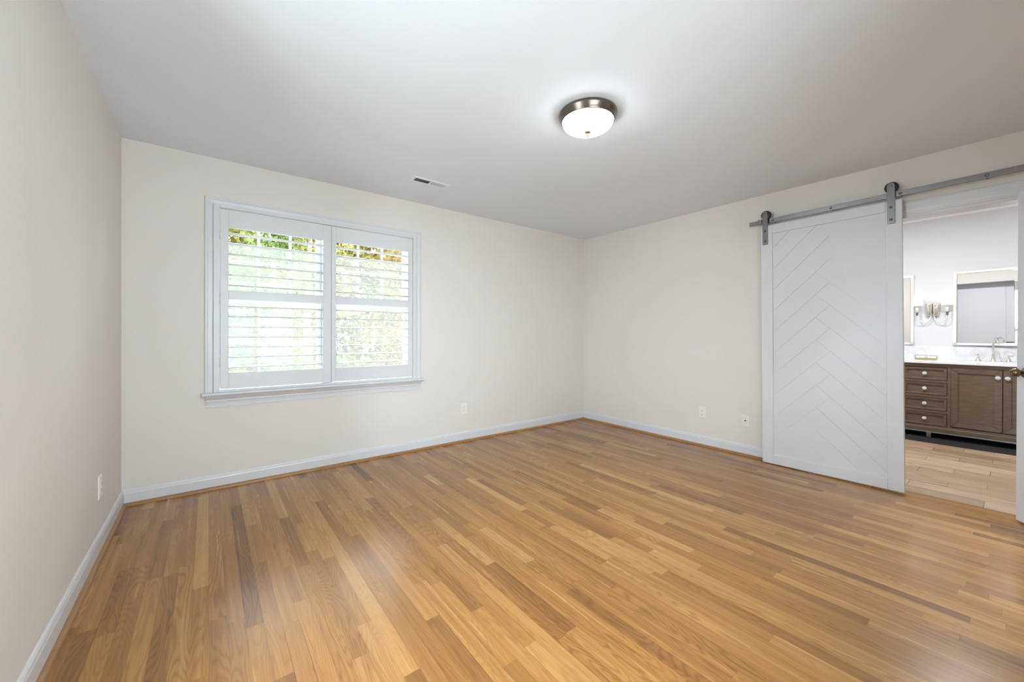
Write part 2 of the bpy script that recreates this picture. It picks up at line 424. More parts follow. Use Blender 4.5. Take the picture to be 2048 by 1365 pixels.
def oak_joints(i):
    out = []; y = YC-0.12+random.uniform(0.1, 0.9)
    while y < -0.08:
        out.append(y); y += random.choice((random.uniform(0.25, 0.6), random.uniform(0.4, 1.0), random.uniform(0.7, 1.5)))
    return out
board_floor('floor', -W, 0.04, YC-0.12, 0.0, xs, oak_joints, 'oak_floor', 'underlay', 0.0005,
            label='honey oak strip floor of the bedroom', tone=tone_oak)
# bathroom wood-look tiles: 0.163 x 0.585 in a third offset
rows = []; k = 0; x = 0.04
while x < BX1:
    rows.append((x, min(x+0.1635, BX1))); x += 0.1635
offs = [-3.495, -3.11, -3.305]
def tile_joints(i):
    a = offs[i % 3]; out = []
    y = a - 0.585*6
    while y < BY1-0.02:
        if y > BY0+0.02: out.append(y)
        y += 0.585
    return out
board_floor('floor_bathroom', 0.04, BX1, BY0, BY1, rows, tile_joints, 'tile_plank', 'grout', 0.0032,
            label='pale wood-look plank tile floor of the bathroom', tone=lambda: random.gauss(0.5, 0.16))

# ------------------------------------------------------------------ bathroom and hall shells
bm = BM(); box(bm, BX1, BX1+0.12, BY0-0.12, BY1+0.12, -0.1, BH+0.3)
struct('wall_bathroom_far', bm, 'bath_paint', 'white bathroom wall behind the mirrors and vanity', 'wall')
bm = BM(); box(bm, BX0, BX1, BY1, BY1+0.12, -0.1, BH+0.3)
struct('wall_bathroom_left', bm, 'bath_paint', 'white bathroom side wall hidden behind the sliding door', 'wall')
bm = BM(); box(bm, BX0, BX1, BY0-0.12, BY0, -0.1, BH+0.3)
struct('wall_bathroom_right', bm, 'bath_paint', 'white bathroom side wall hidden behind the hinged door', 'wall')
bm = BM(); box(bm, BX0, BX1+0.12, BY0-0.12, BY1+0.12, BH, BH+0.3)
struct('ceiling_bathroom', bm, 'bath_ceiling', 'white bathroom ceiling above the doorway', 'ceiling')
HY = -5.6
bm = BM(); box(bm, -2.6, 0.12, HY-0.1, YC-0.12, -0.1, -0.003)
struct('floor_hall', bm, 'oak_shoe', 'oak hallway floor behind the hinged door', 'floor')
bm = BM(); box(bm, -2.6, 0.12, HY-0.1, HY, -0.003, H)
box(bm, -2.7, -2.6, HY-0.1, YC-0.12, -0.1, H); box(bm, 0.0, 0.1, HY, YC-0.27, -0.003, H)
struct('wall_hall', bm, 'wall_paint', 'beige hallway wall behind the hinged door', 'wall')
bm = BM(); box(bm, -2.7, 0.12, HY-0.1, YC-0.12, H, H+0.2)
struct('ceiling_hall', bm, 'ceiling_paint', 'white hallway ceiling', 'ceiling')

# ------------------------------------------------------------------ baseboards with oak shoe moulding
BPROF = [(0, 0.0), (0.013, 0.0), (0.013, 0.078), (0.0105, 0.086), (0.0105, 0.092), (0.006, 0.101), (0.003, 0.104), (0, 0.104)]
SPROF = [(0.013, 0.0)] + [(0.013+0.019*math.cos(a), 0.019*math.sin(a)) for a in [i*PI/2/6 for i in range(7)]]
def baseboard(name, runs, label):
    bm = BM()
    for a, b, n in runs: sweep(bm, BPROF, V(a), V(b), V(n))
    o = struct(name, bm, 'trim_white', label, 'baseboard')
    bm = BM(); lay = bm.faces.layers.float_color.new('board')
    for a, b, n in runs: sweep(bm, SPROF, V(a), V(b), V(n))
    for f in bm.faces: f[lay] = (0.35, 0.3, 0.3, 1); f.smooth = False
    s = obj('shoe_molding', bm, 'oak_shoe_x' if abs(runs[0][2][1]) > 0.5 else 'oak_shoe', o); s['label'] = 'oak quarter round along the floor'
    return o
oak_mat('oak_shoe_x', (0.26, 0.13, 0.05), (0.38, 0.20, 0.075), (0.46, 0.26, 0.10), rough=0.34, knots=False, along='X')
baseboard('baseboard_back', [((-W, 0, 0), (0, 0, 0), (0, -1, 0))], 'white baseboard under the window wall')
baseboard('baseboard_left', [((-W, YC, 0), (-W, 0, 0), (1, 0, 0))], 'white baseboard along the left wall')
baseboard('baseboard_right', [((0, 0, 0), (0, DOP[1]+0.09, 0), (-1, 0, 0))], 'white baseboard between the far corner and sliding door')
baseboard('baseboard_front', [((-W, YC, 0), (HOP[0]-0.08, YC, 0), (0, 1, 0))], 'white baseboard behind the camera')

# ------------------------------------------------------------------ bathroom opening: casing and jamb
def casing_bar(bm, a, b, nrm, inward, width=0.092, t=0.018):
    """flat casing with an outer back band and an inner bead, from a to b on the wall face; inward = direction to the opening"""
    prof = [(0, 0), (t*0.55, 0), (t*0.62, 0.010), (t*0.5, 0.013), (t*0.72, 0.030), (t*0.80, 0.060), (t, 0.070), (t*1.15, 0.076), (t*1.15, width-0.004), (t, width), (0, width)]
    sweep(bm, prof, V(a), V(b), V(nrm), -V(inward))
bm = BM()
zt = DOP[3]; y0, y1 = DOP[0], DOP[1]
casing_bar(bm, (0, y1+0.092, zt+0.006), (0, y0-0.092, zt+0.006), (-1, 0, 0), (0, 0, -1))
casing_bar(bm, (0, y1+0.006, 0), (0, y1+0.006, zt), (-1, 0, 0), (0, -1, 0))
casing_bar(bm, (0, y0-0.006, 0), (0, y0-0.006, zt), (-1, 0, 0), (0, 1, 0))
t1 = struct('trim_1', bm, 'trim_white', 'white casing around the bathroom opening', 'trim')
bm = BM()
box(bm, -0.001, 0.121, y0, y1, zt-0.018, zt+0.001); box(bm, -0.001, 0.121, y1-0.018, y1+0.001, 0.0, zt); box(bm, -0.001, 0.121, y0-0.001, y0+0.018, 0.0, zt)
obj('door_jamb', bm, 'trim_white', t1)
bm = BM()
casing_bar(bm, (HOP[0]-0.085, YC, HOP[3]), (HOP[1]+0.085, YC, HOP[3]), (0, 1, 0), (0, 0, -1), 0.08)
casing_bar(bm, (HOP[0], YC, 0), (HOP[0], YC, HOP[3]), (0, 1, 0), (1, 0, 0), 0.08)
casing_bar(bm, (HOP[1], YC, 0), (HOP[1], YC, HOP[3]), (0, 1, 0), (-1, 0, 0), 0.08)
struct('trim_2', bm, 'trim_white', 'white casing around the hallway doorway', 'trim')

# ------------------------------------------------------------------ window in the back wall
def window():
    x0, x1, z0, z1 = WIN
    root = thing('window_1', ((x0+x1)/2, 0, z0), 'twin double-hung window with white grilles behind the shutters', 'window', None, 'structure')
    # jamb lining, and mullion between the two units
    bm = BM()
    box(bm, x0-0.002, x0+0.016, 0.0, 0.20, z0, z1); box(bm, x1-0.016, x1+0.002, 0.0, 0.20, z0, z1)
    box(bm, x0, x1, 0.0, 0.20, z1-0.016, z1+0.002); box(bm, x0, x1, 0.0, 0.20, z0-0.002, z0+0.020)
    box(bm, -3.272, -3.194, 0.055, 0.20, z0, z1)
    obj('window_frame', bm, 'sash_white', root)
    # casing
    bm = BM(); P = [(0, 0), (0.012, 0), (0.013, 0.012), (0.011, 0.016), (0.014, 0.040), (0.019, 0.046), (0.019, 0.056), (0.014, 0.060), (0, 0.060)]
    ci0, ci1, ct = -4.012, -2.453, 2.088
    def mitre(a, b, inward, wa, wb):
        # casing leg whose outer edge is longer than the inner edge at a mitred end
        d = (V(b)-V(a)).normalized()
        A = [bm.verts.new(V(a)-d*(h*wa)+V((0, -1, 0))*o-V(inward)*h) for o, h in P]
        B = [bm.verts.new(V(b)+d*(h*wb)+V((0, -1, 0))*o-V(inward)*h) for o, h in P]
        n = len(P); bm.faces.new(A); bm.faces.new(list(reversed(B)))
        for i in range(n): bm.faces.new((A[(i+1) % n], A[i], B[i], B[(i+1) % n]))
    mitre((ci0, 0, ct), (ci1, 0, ct), (0, 0, -1), 1, 1)
    mitre((ci0, 0, 0.712), (ci0, 0, ct), (1, 0, 0), 0, 1)
    mitre((ci1, 0, 0.712), (ci1, 0, ct), (-1, 0, 0), 0, 1)
    obj('window_casing', bm, 'trim_white', root)
    # stool with rounded nose, apron
    bm = BM(); SP = [(0, 0), (0.055, 0), (0.061, 0.004), (0.063, 0.011), (0.061, 0.018), (0.055, 0.022), (-0.05, 0.022), (-0.05, 0)]
    sweep(bm, SP, V((-4.090, 0, 0.690)), V((-2.372, 0, 0.690)), V((0, -1, 0)))
    obj('window_stool', bm, 'trim_white', root)
    bm = BM(); AP = [(0, 0), (0.011, 0), (0.012, 0.012), (0.0095, 0.016), (0.013, 0.040), (0.018, 0.046), (0.018, 0.056), (0.026, 0.068), (0.036, 0.080), (0.040, 0.0897), (0, 0.0897)]
    sweep(bm, AP, V((-4.066, 0, 0.600)), V((-2.398, 0, 0.600)), V((0, -1, 0)))
    obj('window_apron', bm, 'trim_white', root)
    # sashes: left/right unit, upper (outer track) and lower (inner track)
    zs = {'lower': (0.737, 1.405, 0.070, 0.102), 'upper': (1.385, 2.075, 0.110, 0.142)}
    gl = {'lower': (0.800, 1.360), 'upper': (1.428, 2.030)}
    for (sx0, sx1, m1, m2) in ((-3.984, -3.272, -3.731, -3.507), (-3.194, -2.482, -2.955, -2.733)):
        for which in ('lower', 'upper'):
            zb, zt2, ya, yb = zs[which]; g0, g1 = gl[which]
            bm = BM(); st = 0.040
            box(bm, sx0, sx0+st, ya, yb, zb, zt2, 0.003); box(bm, sx1-st, sx1, ya, yb, zb, zt2, 0.003)
            box(bm, sx0+st, sx1-st, ya, yb, zb, g0, 0.003); box(bm, sx0+st, sx1-st, ya, yb, g1, zt2, 0.003)
            s = obj('window_sash', bm, 'sash_white', root)
            bm = BM(); ym = (ya+yb)/2; box(bm, sx0+st-0.003, sx1-st+0.003, ym-0.002, ym+0.002, g0-0.003, g1+0.003)
            obj('glass_pane', bm, 'window_glass', s)
            if which == 'lower' and sx0 > -3.5: continue          # this sash has lost its grille
            bm = BM(); zm = 1.076 if which == 'lower' else 1.716
            for mx_ in (m1, m2): box(bm, mx_-0.011, mx_+0.011, ym-0.012, ym-0.003, g0, g1, 0.003)
            box(bm, sx0+st, sx1-st, ym-0.0125, ym-0.0035, zm-0.011, zm+0.011, 0.003)
            obj('window_grille', bm, 'sash_white', s)
        # insect screen outside
        bm = BM(); fx0, fx1, fz0, fz1 = sx0+0.004, sx1-0.004, 0.740, 1.862
        box(bm, fx0, fx0+0.016, 0.158, 0.168, fz0, fz1); box(bm, fx1-0.016, fx1, 0.158, 0.168, fz0, fz1)
        box(bm, fx0, fx1, 0.158, 0.168, fz0, fz0+0.016); box(bm, fx0, fx1, 0.158, 0.168, fz1-0.016, fz1)
        sf = obj('screen_frame', bm, 'sash_white', root)
        bm = BM(); vs = [bm.verts.new(p) for p in ((fx0+0.01, 0.163, fz0+0.01), (fx1-0.01, 0.163, fz0+0.01), (fx1-0.01, 0.163, fz1-0.01), (fx0+0.01, 0.163, fz1-0.01))]
        bm.faces.new(vs); obj('screen_mesh', bm, 'insect_mesh', sf)
window()

def added_window_behind():
    x0, x1, z0, z1 = ADDED_WIN2
    root = thing('added_window_2', ((x0+x1)/2, YC, z0), 'wide three-part window added behind the camera as daylight fill', 'window', None, 'structure')
    bm = BM(); y0, y1 = YC-0.12, YC+0.012
    box(bm, x0-0.06, x0+0.03, y0, y1, z0-0.06, z1+0.06); box(bm, x1-0.03, x1+0.06, y0, y1, z0-0.06, z1+0.06)
    box(bm, x0, x1, y0, y1, z1-0.03, z1+0.06); box(bm, x0, x1, y0, y1+0.03, z0-0.06, z0+0.02)
    for t in (1/3, 2/3): xx = x0+(x1-x0)*t; box(bm, xx-0.03, xx+0.03, y0+0.03, y1-0.02, z0, z1)
    obj('window_frame', bm, 'trim_white', root)
    for i in range(3):
        a = x0+(x1-x0)*i/3+0.03; b = x0+(x1-x0)*(i+1)/3-0.03
        bm = BM(); box(bm, a, b, YC-0.075, YC-0.071, z0+0.02, z1-0.03); obj('glass_pane', bm, 'window_glass', root)
added_window_behind()
def added_window_side():
    y0, y1, z0, z1 = ADDED_WIN3; x0, x1 = -W-0.15, -W+0.012
    root = thing('added_window_3', (-W, (y0+y1)/2, z0), 'tall window added in the left wall just outside the view as daylight fill', 'window', None, 'structure')
    bm = BM()
    box(bm, x0, x1, y0-0.05, y0+0.03, z0-0.06, z1+0.06); box(bm, x0, x1, y1-0.03, y1+0.05, z0-0.06, z1+0.06)
    box(bm, x0, x1, y0, y1, z1-0.03, z1+0.06); box(bm, x0, x1, y0, y1, z0-0.06, z0+0.02)
    box(bm, x0+0.03, x1-0.03, y0, y1, (z0+z1)/2-0.025, (z0+z1)/2+0.025)
    obj('window_frame', bm, 'trim_white', root)
    for a, b in ((z0+0.02, (z0+z1)/2-0.025), ((z0+z1)/2+0.025, z1-0.03)):
        bm = BM(); box(bm, -W-0.082, -W-0.078, y0+0.03, y1-0.03, a, b); obj('glass_pane', bm, 'window_glass', root)
added_window_side()

def shutters():
    root = thing('plantation_shutter', (-3.232, -0.03, 0.712), 'white plantation shutters with two hinged panels of open louvers over the window', 'shutter')
    fx0, fx1, fz0, fz1 = -4.022, -2.444, 0.712, 2.100
    ix0, ix1, iz0, iz1 = -3.984, -2.482, 0.728, 2.0735
    yf, yb = -0.036, -0.034
    bm = BM()
    box(bm, fx0, ix0, yf, yb+0.03, fz0, fz1, 0.003); box(bm, ix1, fx1, yf, yb+0.03, fz0, fz1, 0.003)
    box(bm, ix0, ix1, yf, yb+0.03, iz1, fz1, 0.003); box(bm, ix0, ix1, yf, yb+0.03, fz0, iz0, 0.003)
    obj('shutter_frame', bm, 'shutter_white', root)
    pf, pb = -0.034, -0.005           # panel front and back
    zU = [1.892, 1.8155, 1.740, 1.663, 1.586, 1.5085]
    zL = [1.352, 1.276, 1.199, 1.123, 1.047, 0.971, 0.8955]
    for (px0, px1, l0, l1) in ((ix0+0.003, -3.2203, -3.932, -3.2845), (-3.2187, ix1-0.003, -3.1815, -2.5335)):
        bm = BM(); z0, z1 = iz0+0.006, iz1-0.0085
        box(bm, px0, l0, pf, pb, z0, z1, 0.002); box(bm, l1, px1, pf, pb, z0, z1, 0.002)
        box(bm, l0, l1, pf, pb, 1.938, z1, 0.0015); box(bm, l0, l1, pf, pb, z0, 0.853, 0.0015); box(bm, l0, l1, pf, pb, 1.405, 1.470, 0.0015)
        p = obj('shutter_panel', bm, 'shutter_white', root)
        yc = (pf+pb)/2
        for z in zU+zL:
            # elliptical louver blade, very slightly tilted
            bm = BM(); n = 20; tilt = math.radians(1.5); pts = []
            for i in range(n):
                a = 2*PI*i/n; u = 0.0445*math.copysign(abs(math.cos(a))**0.8, math.cos(a)); w_ = 0.0052*math.copysign(abs(math.sin(a))**0.8, math.sin(a))
                pts.append(V((l0+0.002, yc+u*math.cos(tilt)-w_*math.sin(tilt), z+u*math.sin(tilt)+w_*math.cos(tilt))))
            prism(bm, pts, (l1-l0-0.004, 0, 0))
            obj('louver', bm, 'shutter_white', p)
    # hinges at both sides
    for xh, s in ((ix0, 1), (ix1, -1)):
        for z in (0.93, 1.40, 1.87):
            bm = BM(); tube(bm, [(xh+0.001*s, -0.039, z-0.032), (xh+0.001*s, -0.039, z+0.032)], 0.0035, 8)
            obj('hinge', bm, 'shutter_white', root)
shutters()

# ------------------------------------------------------------------ ceiling lamp
def ceiling_light():
    cx, cy = -2.30, -2.085
    root = thing('ceiling_light', (cx, cy, H), 'round flush-mount ceiling lamp with bronze rim and lit frosted glass bowl', 'ceiling light')
    bm = BM()
    lathe(bm, [(0.0, 0.0), (0.160, 0.0), (0.166, -0.004), (0.1685, -0.012), (0.167, -0.020), (0.160, -0.030), (0.155, -0.042), (0.1535, -0.050), (0.150, -0.052), (0.146, -0.050), (0.146, -0.030), (0.0, -0.030)], (cx, cy, H), seg=72)
    obj('lamp_rim', bm, 'bronze', root)
    bm = BM(); prof = []
    for i in range(15):
        a = i/14*PI/2; prof.append((0.1475*math.cos(a)**0.9 if i < 14 else 0.0, -0.046-0.062*math.sin(a)))
    lathe(bm, prof, (cx, cy, H), seg=72)
    obj('glass_bowl', bm, 'dome_glass', root)
    bm = BM(); z = -0.108
    lathe(bm, [(0.0, z+0.006), (0.019, z+0.002), (0.020, z-0.001), (0.015, z-0.006), (0.007, z-0.010), (0.005, z-0.014), (0.007, z-0.019), (0.006, z-0.025), (0.0, z-0.029)], (cx, cy, H), seg=32)
    obj('finial', bm, 'bronze_light', root)
ceiling_light()

# ------------------------------------------------------------------ ceiling register
def vent():
    cx, cy, lx, ly = -2.560, -0.552, 0.330, 0.118
    root = thing('ceiling_vent', (cx, cy, H), 'white rectangular air register in the ceiling near the window', 'vent')
    z = H; ow, iw = 0.026, 0.026
    x0, x1, y0, y1 = cx-lx/2, cx+lx/2, cy-ly/2, cy+ly/2
    bm = BM()
    box(bm, x0, x1, y0, y0+ow, z-0.006, z, 0.002); box(bm, x0, x1, y1-ow, y1, z-0.006, z, 0.002)
    box(bm, x0, x0+iw, y0+ow, y1-ow, z-0.006, z); box(bm, x1-iw, x1, y0+ow, y1-ow, z-0.006, z)
    box(bm, cx-0.004, cx+0.004, y0+ow, y1-ow, z-0.006, z)
    obj('vent_frame', bm, 'vent_white', root)
    bm = BM(); box(bm, x0+iw, x1-iw, y0+ow, y1-ow, z-0.0012, z-0.0002)
    obj('duct_opening', bm, 'duct_dark', root)
    n = 9
    for half, sgn in ((0, 1), (1, -1)):
        a0 = x0+iw if half == 0 else cx+0.004; a1 = cx-0.004 if half == 0 else x1-iw
        for i in range(n):
            xx = a0+(i+0.5)*(a1-a0)/n; bm = BM(); d = 0.0032; hh = 0.0022*sgn
            pts = [V((xx-d*0.9, y0+ow, z-0.0035-hh)), V((xx+d*0.9, y0+ow, z-0.0035+hh)), V((xx+d*0.9, y0+ow, z-0.0035+hh-0.0009)), V((xx-d*0.9, y0+ow, z-0.0035-hh-0.0009))]
            prism(bm, pts, (0, y1-y0-2*ow, 0)); obj('vent_slat', bm, 'vent_white', root)
vent()

# ------------------------------------------------------------------ outlets
def plate_pts(o, u, n, w, h, d, bm, bev=0.003):
    """bevelled plate: o centre on wall, u horizontal, n outward"""
    up = V((0, 0, 1)); o, u, n = V(o), V(u), V(n)
    A = [bm.verts.new(o+u*(sx*w/2)+up*(sz*h/2)) for sx, sz in ((-1, -1), (1, -1), (1, 1), (-1, 1))]
    B = [bm.verts.new(o+u*(sx*w/2)+up*(sz*h/2)+n*(d*0.5)) for sx, sz in ((-1, -1), (1, -1), (1, 1), (-1, 1))]
    C = [bm.verts.new(o+u*(sx*(w/2-bev))+up*(sz*(h/2-bev))+n*d) for sx, sz in ((-1, -1), (1, -1), (1, 1), (-1, 1))]
    bm.faces.new(C); bm.faces.new(list(reversed(A)))
    for P, Q in ((A, B), (B, C)):
        for i in range(4): bm.faces.new((P[i], P[(i+1) % 4], Q[(i+1) % 4], Q[i]))
def slab(bm, o, u, n, w, h, d0, d1):
    up = V((0, 0, 1)); o, u, n = V(o), V(u), V(n)
    prism(bm, [o+u*(sx*w/2)+up*(sz*h/2)+n*d0 for sx, sz in ((-1, -1), (1, -1), (1, 1), (-1, 1))], n*(d1-d0))
def outlet(o, u, n, label, brass=False):
    root = thing('wall_outlet', o, label, 'outlet', 'duplex outlets on the bedroom walls')
    bm = BM(); plate_pts(o, u, n, 0.072, 0.116, 0.006, bm); obj('cover_plate', bm, 'plate_white', root)
    O, U, Nn = V(o), V(u), V(n)
    for s in (1, -1):
        c = O+V((0, 0, 0.0195*s)); bm = BM()
        pts = [c+U*(0.0170*math.cos(a))+V((0, 0, 1))*max(-0.0125, min(0.0125, 0.0170*math.sin(a)))+Nn*0.0055 for a in [2*PI*i/28 for i in range(28)]]
        prism(bm, pts, Nn*0.0025); so = obj('socket', bm, 'plate_white', root)
        bm = BM(); w2 = 0.0026
        slab(bm, c+U*0.0065+V((0, 0, 0.003)), U, Nn, w2, 0.0090, 0.0078, 0.0084); slab(bm, c-U*0.0065+V((0, 0, 0.003)), U, Nn, w2, 0.0075, 0.0078, 0.0084)
        pts = [c+V((0, 0, -0.007))+U*(0.0032*math.cos(a))+V((0, 0, 0.0032*math.sin(a)))+Nn*0.0078 for a in [2*PI*i/10 for i in range(10)]]
        prism(bm, pts, Nn*0.0006); obj('socket_slots', bm, 'brass_contact' if brass else 'slot_dark', so)
    bm = BM(); lathe(bm, [(0.0032, 0.0055), (0.0030, 0.0072), (0.0, 0.0076)], o, n, 12); obj('plate_screw', bm, 'brass_contact' if brass else 'plate_white', root)
outlet((-1.888, 0, 0.351), (1, 0, 0), (0, -1, 0), 'ivory outlet with brass-coloured slots under the window wall, right of the window', True)
outlet((0, -1.629, 0.341), (0, -1, 0), (-1, 0, 0), 'white duplex outlet on the right wall, farther from the sliding door')
outlet((-W, -0.665, 0.336), (0, 1, 0), (1, 0, 0), 'white duplex outlet low on the left wall near the corner')
def jack(o, u, n):
    root = thing('cable_jack', o, 'blank white wall plate with one dark cable connector beside the sliding door', 'cable jack')
    bm = BM(); plate_pts(o, u, n, 0.072, 0.116, 0.006, bm); obj('cover_plate', bm, 'plate_white', root)
    bm = BM(); lathe(bm, [(0.0065, 0.0055), (0.0065, 0.008), (0.0046, 0.008), (0.0046, 0.015), (0.002, 0.0152), (0.0, 0.0152)], o, n, 18)
    obj('cable_connector', bm, 'slot_dark', root)
jack((0, -2.043, 0.332), (0, -1, 0), (-1, 0, 0))

# ------------------------------------------------------------------ sliding barn door, hangers, track
DF, DB = -0.092, -0.052                    # front and back face of the door (x)
DY0, DY1 = -3.124, -2.211                  # right and left edge
DZ0, DZ1 = 0.014, 2.137
def clip_poly(pts, lo, hi):
    """clip 2D polygon to rectangle"""
    def side(ps, ax, val, keep_less):
        out = []
        for i in range(len(ps)):
            a, b = ps[i-1], ps[i]
            ia = (a[ax] <= val) if keep_less else (a[ax] >= val); ib = (b[ax] <= val) if keep_less else (b[ax] >= val)
            if ia != ib:
                t = (val-a[ax])/(b[ax]-a[ax]); out.append((a[0]+t*(b[0]-a[0]), a[1]+t*(b[1]-a[1])))
            if ib: out.append(b)
        return out
    for ax in (0, 1):
        pts = side(pts, ax, lo[ax], False) if pts else pts
        pts = side(pts, ax, hi[ax], True) if pts else pts
    return pts
def hanger(root, yc):
    bm = BM(); w = 0.042; zb, zc = 1.968, 2.246
    pts = [V((DF-0.0065, yc+w/2, zb)), V((DF-0.0065, yc-w/2, zb))]
    pts += [V((DF-0.0065, yc-w/2*math.cos(a), zc+w/2*math.sin(a)*1.05)) for a in [PI*i/14 for i in range(15)]]
    prism(bm, pts, (0.006, 0, 0)); bmesh.ops.bevel(bm, geom=[e for e in bm.edges if abs(e.verts[0].co.x-e.verts[1].co.x) < 1e-5 and e.verts[0].co.x < DF-0.006], offset=0.001, segments=1, affect='EDGES')
    h = obj('door_hanger', bm, 'steel_dark', root)
    for z in (2.088, 1.998):
        bm = BM(); lathe(bm, [(0.0095, 0.0), (0.0095, 0.002), (0.0075, 0.0035), (0.0065, 0.009), (0.004, 0.011), (0.0, 0.0115)], (DF-0.0063, yc, z), (-1, 0, 0), 16)
        obj('bolt', bm, 'steel_dark', h)
    bm = BM(); lathe(bm, [(0.0105, 0.0), (0.0105, 0.003), (0.008, 0.0045), (0.0, 0.005)], (DF-0.0063, yc, 2.240), (-1, 0, 0), 16)
    obj('bolt', bm, 'steel_dark', h)
    bm = BM(); xc = -0.0695
    lathe(bm, [(0.0, -0.0115), (0.036, -0.0115), (0.039, -0.0085), (0.036, -0.004), (0.034, 0.0), (0.036, 0.004), (0.039, 0.0085), (0.036, 0.0115), (0.0, 0.0115)], (xc, yc, 2.2385), (1, 0, 0), 36)
    obj('wheel', bm, 'wheel_black', h)
    bm = BM(); tube(bm, [(DF-0.004, yc, 2.2385), (-0.054, yc, 2.2385)], 0.006, 10); obj('axle', bm, 'steel_dark', h)
def barn_door():
    root = thing('door_1', (DF, (DY0+DY1)/2, DZ0), 'white sliding barn door with a herringbone plank panel', 'door', None, 'structure')
    iy0, iy1, iz0, iz1 = DY0+0.088, DY1-0.088, DZ0+0.078, DZ1-0.076
    for (a, b) in ((DY1-0.088, DY1), (DY0, DY0+0.088)):
        bm = BM(); box(bm, DF, DB, a, b, DZ0, DZ1, 0.0015); obj('door_stile', bm, 'door_white', root)
    for (a, b) in ((DZ0, iz0), (iz1, DZ1)):
        bm = BM(); box(bm, DF, DB, iy0+0.0006, iy1-0.0006, a, b, 0.0012); obj('door_rail', bm, 'door_white', root)
    # herringbone panel: clipped plank faces with narrow grooves over a core board
    bm = BM(); core = DF+0.0135; face = DF+0.0105
    box(bm, core, DB+0.006, iy0-0.003, iy1+0.003, iz0-0.003, iz1+0.003)
    # 2D coordinates (s, z), s = -y so that s grows to the right in the picture
    lo, hi = (-iy1, iz0), (-iy0, iz1); sc = 2.704; P = 0.187; zref = 1.957
    a = math.sqrt(0.5); g = 0.0015; ln_ = 1.4; h = P/2
    for k in range(-16, 10):
        z_ = zref+k*P
        # left boards rise to the seam and end square; right boards fall away from the side of the next left board
        pl = [(sc-g*2*a, z_), (sc-h, z_+h-g*2*a), (sc-h-ln_, z_+h-g*2*a-ln_), (sc-g*2*a-ln_, z_-ln_)]
        pl = [(x-0.0, z+0.0) for x, z in pl]
        pl = [(sc-2*g, z_), (sc-h-g, z_+h-g), (sc-h-g-ln_, z_+h-g-ln_), (sc-2*g-ln_, z_-ln_)]
        pr = [(sc-h+2*g, z_+h), (sc+g, z_+P-g), (sc+g+ln_, z_+P-g-ln_), (sc-h+2*g+ln_, z_+h-ln_)]
        for poly in (pl, pr):
            c = clip_poly(poly, lo, hi)
            if len(c) >= 3:
                area = abs(sum(c[i-1][0]*c[i][1]-c[i][0]*c[i-1][1] for i in range(len(c))))/2
                if area > 1e-5: prism(bm, [V((face, -s_, z_)) for s_, z_ in c], (core-face+0.0005, 0, 0))
    obj('herringbone_panel', bm, 'door_white', root)
    bm = BM(); box(bm, DB-0.0005, DB+0.004, DY0+0.006, DY0+0.112, 1.020, 1.052, 0.001); p = obj('door_pull', bm, 'black_plastic', root); p['label'] = 'black flush pull on the back of the door'
    hanger(root, -2.246); hanger(root, -3.068)
    # the door hangs a little out of plumb, like its rail
    root.rotation_euler = (-0.0118, 0, 0); root.location.y -= 0.0125; root.location.z -= 0.0035
barn_door()
def track():
    root = thing('sliding_door_track', (-0.0695, -3.0, 2.182), 'brushed steel flat rail that carries the sliding door', 'door track')
    bm = BM(); box(bm, -0.0735, -0.0655, -3.93, -2.095, 2.163, 2.202, 0.0008); obj('rail', bm, 'steel', root)
    for y in (-2.286, -2.698, -3.102, -3.503, -3.88):
        bm = BM(); lathe(bm, [(0.0095, 0.0), (0.0095, 0.0015), (0.007, 0.003), (0.0065, 0.006), (0.0, 0.0065)], (-0.0735, y, 2.1825), (-1, 0, 0), 18)
        b = obj('rail_bolt', bm, 'steel', root)
        bm = BM(); tube(bm, [(-0.0655, y, 2.1825), (0.001, y, 2.1825)], 0.008, 14); obj('standoff', bm, 'steel', b)
    bm = BM(); box(bm, -0.089, -0.060, -2.204, -2.170, 2.160, 2.207, 0.002); obj('rail_stop', bm, 'steel', root)
    bm = BM(); box(bm, -0.089, -0.060, -3.90, -3.866, 2.160, 2.207, 0.002); obj('rail_stop', bm, 'steel', root)
    root.rotation_euler = (-0.0118, 0, 0)
track()

